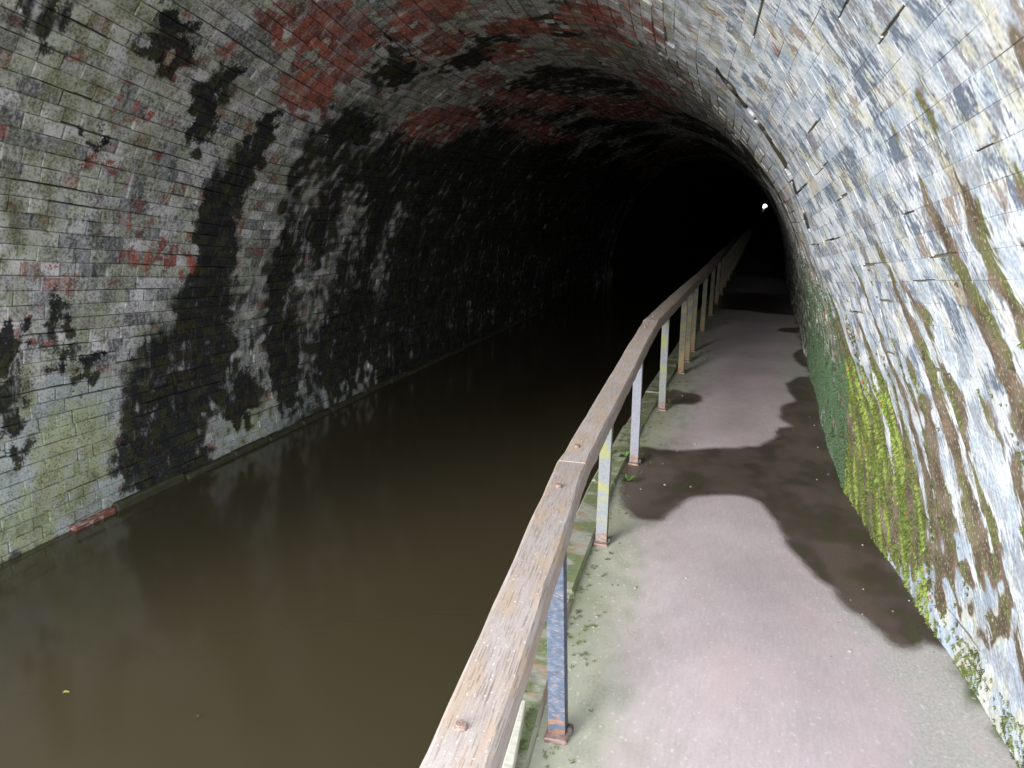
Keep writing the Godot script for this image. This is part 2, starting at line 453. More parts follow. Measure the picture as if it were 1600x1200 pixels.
func build_lining(left_mat: Material, right_mat: Material, bed_mat: Material, bed_r_mat: Material) -> void:
	var tunnel := thing("canal_tunnel", "brick lined canal tunnel, limed pale on the right, dark inside", "tunnel")
	var jobs := []
	var inv := cam.transform.affine_inverse()
	var focal := 1152.0
	var rows := int(LTOP / CH)
	for row in rows:
		var pt := pitch(row)
		var shift := h3(row, 7)
		var k := int(floor(PORTAL / pt + shift + 100.0)) + 1
		while true:
			var z0 := (k - 100.0 - shift) * pt
			var z1 := z0 + pt
			if z0 > 21.0: break
			var L0 := row * CH
			var L1 := L0 + CH
			var right := L0 > TEXR[0] and z1 < TEXR[2] + TEXR[3] - 0.02
			var limed := L0 > 6.1 and z0 < 4.9
			# how wide each joint stands open
			var g := 0.0002 if limed else 0.0004
			var wide := (0.003 + 0.005 * h3(row, k, 19)) if limed else 0.0035
			var ga := wide if open_joint(row, z0, L0) else g
			var gb := wide if open_joint(row + 1, z0, L0) else g
			var gc := (0.0035 if h3(row, k, 11) < (0.03 if limed else 0.2) else g)
			var gd := (0.0035 if h3(row, k + 1, 11) < (0.03 if limed else 0.2) else g)
			var ch := (0.0015 if limed else 0.0035)
			var dip := (0.0009 if limed else 0.0018)
			var proud := (h3(row, k, 12) - 0.5) * (0.0014 if limed else 0.005)
			if not limed and h3(row, k, 13) < 0.05: proud -= 0.014
			if L0 > 6.42 and L0 < 7.36:                    # the ring joint that gapes on the right shoulder
				var zc := 4.43 + 0.22 * (L0 - 6.5) / 0.8 + 0.02 * (h3(row, 99) - 0.5)
				if z0 < zc and z1 > zc:
					if zc - z0 > z1 - zc: z1 = zc - 0.035
					else: z0 = zc + 0.035
			if z1 - z0 > 0.03:
				# size in the picture
				var c := inv * vault((L0 + L1) * 0.5, (z0 + z1) * 0.5)
				var area := 0.0
				if c.z < -0.3:
					var s := Vector2(c.x, -c.y) * (focal / -c.z)
					if absf(s.x) < 790.0 and absf(s.y) < 590.0:
						var e1 := inv * vault(L0, z0)
						var e2 := inv * vault(L0, z1)
						var e3 := inv * vault(L1, z0)
						var a1 := Vector2(e2.x / -e2.z - e1.x / -e1.z, e2.y / -e2.z - e1.y / -e1.z)
						var a2 := Vector2(e3.x / -e3.z - e1.x / -e1.z, e3.y / -e3.z - e1.y / -e1.z)
						area = absf(a1.cross(a2))
				var wob := 0.0 if limed else 0.003
				jobs.append([area, L0 + ga + wob * h3(row, k, 15), L1 - gb - wob * h3(row, k, 16), z0 + gc, z1 - gd - wob * h3(row, k, 17), ch, dip, proud, right, 0.0012 if limed else 0.003, jobs.size()])
			k += 1
	jobs.sort_custom(func(a, b): return a[0] > b[0] if a[0] != b[0] else a[10] < b[10])
	var heap_l := Buf.new()
	var heap_r := Buf.new()
	for i in jobs.size():
		var j: Array = jobs[i]
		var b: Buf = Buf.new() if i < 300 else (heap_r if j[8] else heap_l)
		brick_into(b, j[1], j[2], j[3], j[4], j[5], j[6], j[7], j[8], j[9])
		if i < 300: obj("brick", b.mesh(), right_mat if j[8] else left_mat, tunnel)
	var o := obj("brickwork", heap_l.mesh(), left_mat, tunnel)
	tag(o, "", "", "", "stuff")
	o = obj("brickwork", heap_r.mesh(), right_mat, tunnel)
	tag(o, "limed brickwork", "", "", "stuff")
	print("bricks ", jobs.size())
	# the mortar the bricks are bedded in, closed behind by the back of the masonry
	var zs := []
	var z := PORTAL
	while z < 24.0:
		zs.append(z)
		z += 0.25
	for far in [24.0, 28.0, 34.0, 42.0, 55.0, 75.0, 100.0, 150.0, 220.0, 320.0, 420.0, ZMAX]: zs.append(far)
	var bed := Buf.new()
	var bed_r := Buf.new()
	var steps := 72
	for i in zs.size() - 1:
		for s in steps:
			var la := LTOP * s / steps
			var lb := LTOP * (s + 1) / steps
			var depth := (-0.007 if la > 6.2 and zs[i] < 4.2 else (-0.06 if la > 6.3 and zs[i] < 4.8 and zs[i] > 4.2 else -0.024)) if zs[i] < 20.5 else -0.004
			var a := vault(la, zs[i], depth)
			var b2 := vault(la, zs[i + 1], depth)
			var c2 := vault(lb, zs[i + 1], depth)
			var d := vault(lb, zs[i], depth)
			(bed_r if la > 6.2 and zs[i] < 4.2 else bed).quad(a, d, c2, b2)
			var oa := vault(la, zs[i], -0.6)
			var ob := vault(la, zs[i + 1], -0.6)
			var oc := vault(lb, zs[i + 1], -0.6)
			var od := vault(lb, zs[i], -0.6)
			bed.quad(oa, ob, oc, od)
			if i == 0: bed.quad(a, oa, od, d)
			if i == zs.size() - 2: bed.quad(b2, c2, oc, ob)
	obj("mortar", bed.mesh(), bed_mat, tunnel)
	tag(obj("mortar", bed_r.mesh(), bed_r_mat, tunnel), "olive stained mortar", "")
	# the footing course that shows along the waterline on the left, broken in places
	var zf := 1.5
	while zf < 14.0:
		var len := 0.42 + 0.3 * h3(int(zf * 100), 4)
		var drop := h3(int(zf * 100), 5)
		var reddish := absf(zf - 3.22) < 0.01
		var out := (0.02 if reddish else 0.04) + 0.025 * drop
		if zf < 3.22 and zf + len > 2.75:                # this stretch is lost
			zf = 3.22
			continue
		if reddish: len = 0.34
		var f := Buf.new()
		rough_block(f, Vector3(-4.03, -0.62, -zf - len + 0.012), Vector3(-4.0 + out, -0.345 - 0.03 * drop, -zf), 0.012, int(zf * 100))
		var st := obj("footing_stone", f.mesh(), brick_red if reddish else bed_mat, tunnel)
		if reddish: tag(st, "reddish footing stone", "")
		zf += len

var brick_red: StandardMaterial3D


# a block with worn, chamfered edges and uneven corners
func rough_block(b: Buf, lo: Vector3, hi: Vector3, ch: float, seed_: int, uvs := 1.0) -> void:
	var c := []
	for i in 8:
		var j := Vector3(h3(seed_, i, 1) - .5, h3(seed_, i, 2) - .5, h3(seed_, i, 3) - .5) * ch * 0.8
		c.append(Vector3(hi.x if i & 1 else lo.x, hi.y if i & 2 else lo.y, hi.z if i & 4 else lo.z) + j)
	hull(b, c, ch, uvs)


# the six faces of a box given by eight corners (bit 1 = x, 2 = y, 4 = z), chamfered
func hull(b: Buf, c: Array, ch: float, uvs := 1.0) -> void:
	var ctr := Vector3.ZERO
	for p in c: ctr += p * 0.125
	var faces := [[0, 2, 6, 4], [1, 5, 7, 3], [0, 4, 5, 1], [2, 3, 7, 6], [0, 1, 3, 2], [4, 6, 7, 5]]
	var ins := {}
	for f in 6:
		for i in 4:
			var a: Vector3 = c[faces[f][i]]
			var p: Vector3 = c[faces[f][(i + 3) % 4]]
			var q: Vector3 = c[faces[f][(i + 1) % 4]]
			ins[f * 8 + faces[f][i]] = a + (p - a).limit_length(ch) + (q - a).limit_length(ch)
	for f in 6:
		var v := []
		var w := []
		for i in 4:
			v.append(ins[f * 8 + faces[f][i]])
		var e1: Vector3 = v[1] - v[0]
		var e2: Vector3 = v[3] - v[0]
		w = [Vector2.ZERO, Vector2(0, e1.length()) * uvs, Vector2(e2.length(), e1.length()) * uvs, Vector2(e2.length(), 0) * uvs]
		outward(b, v, ctr, w)
	for f in 6:                                               # edges
		for g in range(f + 1, 6):
			var shared := []
			for i in faces[f]:
				if i in faces[g]: shared.append(i)
			if shared.size() == 2:
				outward(b, [ins[f * 8 + shared[0]], ins[f * 8 + shared[1]], ins[g * 8 + shared[1]], ins[g * 8 + shared[0]]], ctr, [Vector2(.1, .1), Vector2(.2, .1), Vector2(.2, .12), Vector2(.1, .12)])
	for i in 8:                                               # corners
		var t := []
		for f in 6:
			if i in faces[f]: t.append(ins[f * 8 + i])
		var m: Vector3 = ((t[2] - t[0]) as Vector3).cross(t[1] - t[0])
		if m.dot(t[0] - ctr) > 0.0: b.tri(t[0], t[1], t[2])
		else: b.tri(t[0], t[2], t[1])


func outward(b: Buf, v: Array, ctr: Vector3, w: Array) -> void:
	var m: Vector3 = ((v[2] - v[0]) as Vector3).cross(v[1] - v[0])
	if m.dot((v[0] + v[2]) * 0.5 - ctr) > 0.0: b.quad(v[0], v[1], v[2], v[3], w[0], w[1], w[2], w[3])
	else: b.quad(v[0], v[3], v[2], v[1], w[0], w[3], w[2], w[1])


# ---------------------------------------------------------------- towpath
func path_y(x: float, z: float) -> float:
	return 0.007 * nb.get_noise_2d(x * 1.3, z * 0.9) + 0.0008 * nb.get_noise_2d(x * 5.0, z * 5.0)


func build_path(mat: Material, coping_mats: Array) -> void:
	var b := Buf.new()
	var zs := []
	var z := -60.0
	while z < 0.6:
		zs.append(z)
		z += 5.0
	z = 0.6
	while z < 20.0:
		zs.append(z)
		z += 0.08
	for far in [21.0, 24.0, 30.0, 40.0, 60.0, 100.0, 200.0, ZMAX + 60.0]: zs.append(far)
	var n := 26
	for i in zs.size() - 1:
		for j in n:
			var q := []
			var w := []
			for c in [[i, j], [i, j + 1], [i + 1, j + 1], [i + 1, j]]:
				var zz: float = zs[c[0]]
				var zc := clampf(zz, -3.0, 1000.0)
				var e := edge_line(zc)
				var wide := 1.35 + 0.14 * maxf(0.0, 4.9 - zc)
				var x: float = lerpf(e + 0.02, wide, float(c[1]) / n)
				q.append(Vector3(x, path_y(x, zz), -zz))
				w.append(Vector2((zz - 0.8) / 15.4, (x + 1.0) / 2.2))
			b.quad(q[0], q[3], q[2], q[1], w[0], w[3], w[2], w[1])
			var top := b.n.size() - 4
			for c in 4:                                       # smooth over the facets
				var p: Vector3 = b.v[top + c]
				b.n[top + c] = Vector3(path_y(p.x - .02, -p.z) - path_y(p.x + .02, -p.z), 0.04, path_y(p.x, -p.z + .02) - path_y(p.x, -p.z - .02)).normalized()
		var za: float = zs[i]
		var zb: float = zs[i + 1]
		var ea := edge_line(maxf(za, -3.0)) + 0.02
		var eb := edge_line(maxf(zb, -3.0)) + 0.02
		b.quad(Vector3(ea, path_y(ea, za), -za), Vector3(ea, -1.3, -za), Vector3(eb, -1.3, -zb), Vector3(eb, path_y(eb, zb), -zb), Vector2(.3, .12), Vector2(.3, .02), Vector2(.32, .02), Vector2(.32, .12))
	var o := obj("towpath", b.mesh(), mat)
	tag(o, "pinkish concrete towpath with dark wet patches beside the right wall", "", "", "structure")
	# coping along the water
	var zc := 0.3
	var k := 0
	while zc < 30.0:
		var len := 1.05 + 0.35 * h3(k, 31)
		var c := []
		var y := 0.012 + 0.016 * h3(k, 32)
		for i in 8:
			var zz := zc + (0.006 if i & 4 else len - 0.006)
			var e := edge_line(zz) - 0.03
			c.append(Vector3(e + (0.15 if i & 1 else 0.0) + 0.01 * (h3(k, i, 33) - .5), (y + 0.012 * (h3(k, i, 34) - .5) if i & 2 else -0.2), -zz))
		var f := Buf.new()
		hull(f, c, 0.012, 0.7)
		obj("coping_stone", f.mesh(), coping_mats[k % coping_mats.size()], o)
		zc += len
		k += 1


# ---------------------------------------------------------------- handrail
func beam(b: Buf, p: Array, width: float, depth: float, ch: float, u0: float) -> void:
	# p: points along the top's middle line; the section is a chamfered rectangle
	var rings := []
	var us := []
	var u := u0
	for i in p.size():
		var t: Vector3 = (p[mini(i + 1, p.size() - 1)] - p[maxi(i - 1, 0)]).normalized()
		var side := t.cross(Vector3.UP).normalized()
		var up := side.cross(t)
		var hw := width * 0.5 * (1.0 + 0.05 * nb.get_noise_2d(u * 30.0, 3.0))
		var ring := []
		for c in [[-1, -1, 1, 0], [-1, -1, 0, 1], [-1, 0, 0, 1], [-1, 0, 1, 0]]: pass
		var prof := [Vector2(-hw + ch, 0), Vector2(hw - ch, 0), Vector2(hw, -ch), Vector2(hw, -depth + ch), Vector2(hw - ch, -depth), Vector2(-hw + ch, -depth), Vector2(-hw, -depth + ch), Vector2(-hw, -ch)]
		for k in 8:
			var q: Vector2 = prof[k] + Vector2(0.0025 * nb.get_noise_2d(u * 40.0, k * 9.0), 0.0025 * nb.get_noise_2d(u * 40.0 + 70.0, k * 9.0))
			ring.append(p[i] + side * q.x + up * q.y)
		rings.append(ring)
		us.append(u)
		if i < p.size() - 1: u += (p[i + 1] - p[i]).length()
	var vv := [0.0, 0.40, 0.44, 0.62, 0.66, 0.84, 0.88, 0.96, 1.0]
	for i in rings.size() - 1:
		for k in 8:
			var m := (k + 1) % 8
			b.quad(rings[i][k], rings[i + 1][k], rings[i + 1][m], rings[i][m], Vector2(us[i] / 3.0, vv[k]), Vector2(us[i + 1] / 3.0, vv[k]), Vector2(us[i + 1] / 3.0, vv[k + 1]), Vector2(us[i] / 3.0, vv[k + 1]))
	for e in [0, rings.size() - 1]:
		var r: Array = rings[e]
		var mid := Vector3.ZERO
		for q in r: mid += q / 8.0
		for k in 8:
			if e == 0: b.tri(mid, r[k], r[(k + 1) % 8])
			else: b.tri(mid, r[(k + 1) % 8], r[k])


func rail_top(z: float) -> Vector3:
	var zs := [-0.6, 0.3, 0.88, 1.45, 2.55, 3.77, 4.7, 5.35, 7.6, 9.4, 15.0, 30.0, 60.0]
	var xs := [-0.17, -0.295, -0.378, -0.452, -0.60, -0.665, -0.70, -0.715, -0.70, -0.69, -0.685, -0.68, -0.68]
	var ys := [0.915, 0.869, 0.84, 0.811, 0.755, 0.775, 0.83, 0.875, 0.885, 0.87, 0.88, 0.88, 0.88]
	for i in zs.size() - 1:
		if z <= zs[i + 1]:
			var t: float = (z - zs[i]) / (zs[i + 1] - zs[i])
			return Vector3(lerpf(xs[i], xs[i + 1], t), lerpf(ys[i], ys[i + 1], t), -z)
	return Vector3(-0.68, 0.88, -z)


func build_handrail(wood: Array, paint: Array, rust: Material, shade_dark: Material) -> void:
	var t := thing("handrail", "weathered timber handrail on painted iron posts along the canal edge", "handrail")
	var cuts := [-0.55, 2.55, 5.35, 9.4, 13.6, 18.0, 23.0, 29.0, 36.0, 44.0]
	for i in cuts.size() - 1:
		var pts := []
		var z: float = cuts[i] + 0.003
		var z1: float = cuts[i + 1] - 0.003
		var n := maxi(2, int((z1 - z) / 0.12))
		for k in n + 1:
			pts.append(rail_top(lerpf(z, z1, float(k) / n)) + Vector3(0.004 * (h3(i, 61) - .5), 0.004 * (h3(i, 62) - .5), 0))
		var b := Buf.new()
		beam(b, pts, 0.112, 0.085, 0.009, i * 1.37)
		var o := obj("rail", b.mesh(), wood[i % wood.size()], t)
		for e in [0.16, n * 0.12 - 0.2]:
			if i < 3:
				var q := rail_top(z + e if i or e > 1.0 else 0.99)
				var head := CylinderMesh.new()
				head.top_radius = 0.009
				head.bottom_radius = 0.013
				head.height = 0.012
				head.radial_segments = 10
				var bo := obj("bolt", head, rust, o)
				bo.position = q + Vector3(-0.012, 0.004, 0)
	var where := [0.62, 2.01, 3.44, 4.69, 6.11, 7.60, 8.21, 8.84, 10.33, 11.93, 13.4, 14.81, 16.2, 17.7, 19.1, 20.6, 22.0, 23.5, 25.0, 26.5, 28.0, 29.5, 31.0, 33.0, 35.0, 37.0, 39.0, 41.0, 43.0]
	for i in where.size():
		var z: float = where[i]
		var foot := Vector3(post_line(z), 0.004, -z)
		if i == 1: foot.x = -0.485
		var top := rail_top(z + 0.02 * (h3(i, 71) - .5)) - Vector3(0, 0.083, 0)
		top.x = lerpf(top.x, foot.x, 0.35) if i > 1 else top.x + 0.01
		var b := Buf.new()
		angle_iron(b, foot, top, 0.056, 0.042, 0.008)
		var p := obj("post", b.mesh(), paint[[0, 0, 1, 2, 1, 3][i] if i < 6 else 3], t)
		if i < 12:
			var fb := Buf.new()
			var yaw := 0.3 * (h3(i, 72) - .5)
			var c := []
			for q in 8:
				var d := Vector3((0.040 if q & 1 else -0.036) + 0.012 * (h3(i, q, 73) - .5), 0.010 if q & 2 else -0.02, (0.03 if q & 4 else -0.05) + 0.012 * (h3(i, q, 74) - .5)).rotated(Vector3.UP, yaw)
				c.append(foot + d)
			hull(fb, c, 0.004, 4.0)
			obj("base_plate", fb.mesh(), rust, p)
			var gb := Buf.new()                                # dark added block in place of the foot's contact shadow
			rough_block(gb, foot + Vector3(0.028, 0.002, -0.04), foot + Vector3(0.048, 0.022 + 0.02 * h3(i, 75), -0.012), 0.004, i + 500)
			obj("foot_shade", gb.mesh(), shade_dark, p)


# an iron angle from foot to top: one leg faces the mouth, the other runs inwards on its right
func angle_iron(b: Buf, foot: Vector3, top: Vector3, wide: float, deep: float, thick: float) -> void:
	var prof := [Vector2(-wide * .5, 0), Vector2(wide * .5, 0), Vector2(wide * .5, -deep), Vector2(wide * .5 - thick, -deep), Vector2(wide * .5 - thick, -thick), Vector2(-wide * .5, -thick)]
	var n := 6
	var h := (top - foot).length()
	for i in n:
		var a := foot.lerp(top, float(i) / n)
		var c := foot.lerp(top, float(i + 1) / n)
		for k in 6:
			var m := (k + 1) % 6
			var p: Vector2 = prof[k]
			var q: Vector2 = prof[m]
			var u0 := k / 6.0
			var u1 := (k + 1) / 6.0
			b.quad(a + Vector3(p.x, 0, p.y), c + Vector3(p.x, 0, p.y), c + Vector3(q.x, 0, q.y), a + Vector3(q.x, 0, q.y), Vector2(u0, 1.0 - float(i) / n), Vector2(u0, 1.0 - float(i + 1) / n), Vector2(u1, 1.0 - float(i + 1) / n), Vector2(u1, 1.0 - float(i) / n))


func build_water(mat: Material) -> void:
	var b := Buf.new()
	var zs := []
	var z := -60.0
	while z < 30.0:
		zs.append(z)
		z += 3.0
	for far in [30.0, 60.0, 120.0, 240.0, ZMAX + 60.0]: zs.append(far)
	for i in zs.size() - 1:
		var l0 := -4.3 if zs[i] > -1.0 else -5.0
		b.quad(Vector3(l0, WATER, -zs[i]), Vector3(l0, WATER, -zs[i + 1]), Vector3(-0.2, WATER, -zs[i + 1]), Vector3(-0.2, WATER, -zs[i]), Vector2(0, zs[i]), Vector2(0, zs[i + 1]), Vector2(4.0, zs[i + 1]), Vector2(4.0, zs[i]))
	tag(obj("canal_water", b.mesh(), mat), "still murky brown canal water", "", "", "structure")


# ---------------------------------------------------------------- moss and small things
func moss_tuft(seed_: int, droop: float) -> ArrayMesh:
	var b := Buf.new()
	for i in 9:
		var a := TAU * h3(seed_, i, 1)
		var r := 0.010 * sqrt(h3(seed_, i, 2))
		var o := Vector3(cos(a) * r, 0, sin(a) * r)
		var len := 0.009 + 0.012 * h3(seed_, i, 3)
		var d := Vector3(cos(a) * 0.6, 0.7, sin(a) * 0.6 + droop).normalized() * len
		var s := Vector3(-sin(a), 0.15, cos(a)) * (0.0028 + 0.0022 * h3(seed_, i, 4))
		b.tri(o - s, o + d * 0.6 + s * 1.3, o + s)
		b.tri(o - s * 0.6, o + d, o + d * 0.6 + s * 1.3)
	return b.mesh()


func scatter(called: String, label: String, mesh: Mesh, mat: Material, ts: Array, tints: Array) -> void:
	var mm := MultiMesh.new()
	mm.transform_format = MultiMesh.TRANSFORM_3D
	mm.use_colors = true
	mm.mesh = mesh
	mm.instance_count = ts.size()
	for i in ts.size():
		mm.set_instance_transform(i, ts[i])
		mm.set_instance_color(i, tints[i])
	var o := MultiMeshInstance3D.new()
	o.name = numbered(called, self)
	o.multimesh = mm
	o.material_override = mat
	add_child(o, true)
	tag(o, label, "moss", "", "stuff")


func build_moss(leaf: Material) -> void:
	var ts := []
	var tints := []
	var r := RandomNumberGenerator.new()
	r.seed = 77
	for i in 90000:
		var z := 2.3 + 6.6 * r.randf()
		var L := 7.55 + 1.45 * r.randf()
		var q := flow(L, z)
		var m := na.get_noise_2d(L * 3.0 + 20.0, q * 7.0) + 0.22 * smoothstep(4.1, 4.6, q) - 0.14
		var vivid := vivid_at(L, q, z) - 0.4
		var dense := 0.0
		if vivid > 0.0: dense = 0.7
		elif m > 0.06: dense = 0.16 * smoothstep(7.6, 8.0, L) * (1.0 if q > 3.9 else 0.4)
		if streaks(L, q, 0.0) > 0.3: dense *= 0.05
		if L > 8.88: dense = maxf(dense, 0.5 if nb.get_noise_2d(z * 3.0, 8.0) > 0.05 else 0.05)
		if z > 4.75 and L > 8.25 + 0.08 * (z - 4.75): dense = maxf(dense, 0.5 if nb.get_noise_2d(L * 4.0, z * 4.0) > -0.2 else 0.1)
		if z > 4.9: dense *= 0.8
		if r.randf() > dense: continue
		var p := vault(L, z, 0.001)
		var n := (vault(L, z, 0.05) - p).normalized()
		var down := (Vector3.DOWN - n * Vector3.DOWN.dot(n)).normalized()
		var s := 0.32 + 0.55 * r.randf()
		if vivid > 0.0 and L > 8.2: s *= 1.15
		var bs := Basis(n.cross(down).normalized(), n, down).rotated(n, 0.9 * (r.randf() - .5)).scaled(Vector3.ONE * s)
		ts.append(Transform3D(bs, p))
		var k := r.randf()
		var c := Vector3(.09, .11, .04).lerp(Vector3(.15, .18, .05), k)
		if vivid > 0.0: c = Vector3(.13, .19, .04).lerp(Vector3(.26, .32, .075), k)
		if nb.get_noise_2d(L * 3.0 + 80.0, q * 7.0) < 0.0: c *= 0.55
		if z > 4.7: c = Vector3(.05, .085, .045).lerp(Vector3(.085, .15, .075), k)
		if r.randf() < 0.01: c = Vector3(.30, .12, .04)
		tints.append(Color(c.x, c.y, c.z))
	print("moss ", ts.size())
	scatter("wall_moss", "green moss hanging on the wet lower part of the right wall", moss_tuft(3, 0.9), leaf, ts, tints)
	ts = []
	tints = []
	for i in 4500:
		var z := 1.2 + 8.0 * r.randf()
		var x := edge_line(z) + 0.30 * r.randf() * r.randf() + 0.01
		if nb.get_noise_2d(x * 14.0, z * 5.0) < 0.12: continue
		var bs := Basis(Vector3.UP, TAU * r.randf()).scaled(Vector3.ONE * (0.25 + 0.45 * r.randf()))
		ts.append(Transform3D(bs, Vector3(x, path_y(x, z) + (0.02 if x < edge_line(z) + 0.12 else 0.0), -z)))
		var c := Vector3(.06, .08, .03).lerp(Vector3(.12, .155, .05), r.randf())
		tints.append(Color(c.x, c.y, c.z))
	scatter("edge_moss", "low moss and algae tufts along the canal edge of the path", moss_tuft(9, 0.0), leaf, ts, tints)


func weed(at: Vector3, label: String, seed_: int, leaf: Material) -> void:
	var w := thing("weed", label, "plant", at)
	for i in 9:
		var a := TAU * h3(seed_, i, 1)
		var len := 0.035 + 0.05 * h3(seed_, i, 2)
		var rise := 0.5 + 0.7 * h3(seed_, i, 3)
		var d := Vector3(cos(a), rise, sin(a)).normalized()
		var s := d.cross(Vector3.UP).normalized() * 0.011
		var b := Buf.new()
		var m := d * len * 0.55
		var e := d * len - Vector3(0, len * 0.25, 0)
		b.quad(Vector3.ZERO, m - s, e, m + Vector3(0, 0.004, 0))
		b.quad(Vector3.ZERO, m + Vector3(0, 0.004, 0), e, m + s)
		obj("leaf", b.mesh(), leaf, w)


func floating_leaf(at: Vector3, size: float, turn: float, label: String, c: Vector3) -> void:
	var b := Buf.new()
	var n := 7
	for i in n:
		var t0 := float(i) / n
		var t1 := float(i + 1) / n
		for side in [-1.0, 1.0]:
			var w0: float = side * size * 0.36 * sin(PI * pow(t0, 0.8))
			var w1: float = side * size * 0.36 * sin(PI * pow(t1, 0.8))
			var a := Vector3(size * (t0 - 0.5), 0.002 * sin(t0 * 5.0), 0)
			var d := Vector3(size * (t1 - 0.5), 0.002 * sin(t1 * 5.0), 0)
			b.quad(a, d, d + Vector3(0, 0.003, w1), a + Vector3(0, 0.003, w0))
	var o := obj("floating_leaf", b.mesh(), flat(c, 0.6))
	o.position = at
	o.rotation.y = turn
	tag(o, label, "leaf")


func pebbles(mat: Material) -> void:
	var ts := []
	var tints := []
	var r := RandomNumberGenerator.new()
	r.seed = 5
	for i in 120:
		var z := 1.6 + 8.5 * r.randf()
		var x := lerpf(edge_line(z) + 0.12, 0.75 + 0.1 * maxf(0.0, 4.0 - z), r.randf())
		if x > -0.35 and x < 0.45 and r.randf() < 0.8: continue
		var s := 0.003 + 0.006 * r.randf() * r.randf()
		ts.append(Transform3D(Basis.from_euler(Vector3(r.randf() * 6, r.randf() * 6, r.randf() * 6)).scaled(Vector3(s, s * 0.7, s * 1.2)), Vector3(x, path_y(x, z) + s * 0.3, -z)))
		var c := Vector3(.14, .11, .09).lerp(Vector3(.36, .33, .30), r.randf())
		tints.append(Color(c.x, c.y, c.z))
	var b := Buf.new()
	var c := []
	for i in 8: c.append(Vector3(1.0 if i & 1 else -1.0, 1.0 if i & 2 else -1.0, 1.0 if i & 4 else -1.0) * (0.75 + 0.3 * h3(i, 91)))
	hull(b, c, 0.6)
	scatter("grit", "loose grit and crumbs of mortar on the towpath", b.mesh(), mat, ts, tints)
	get_child(get_child_count() - 1).set_meta("category", "grit")


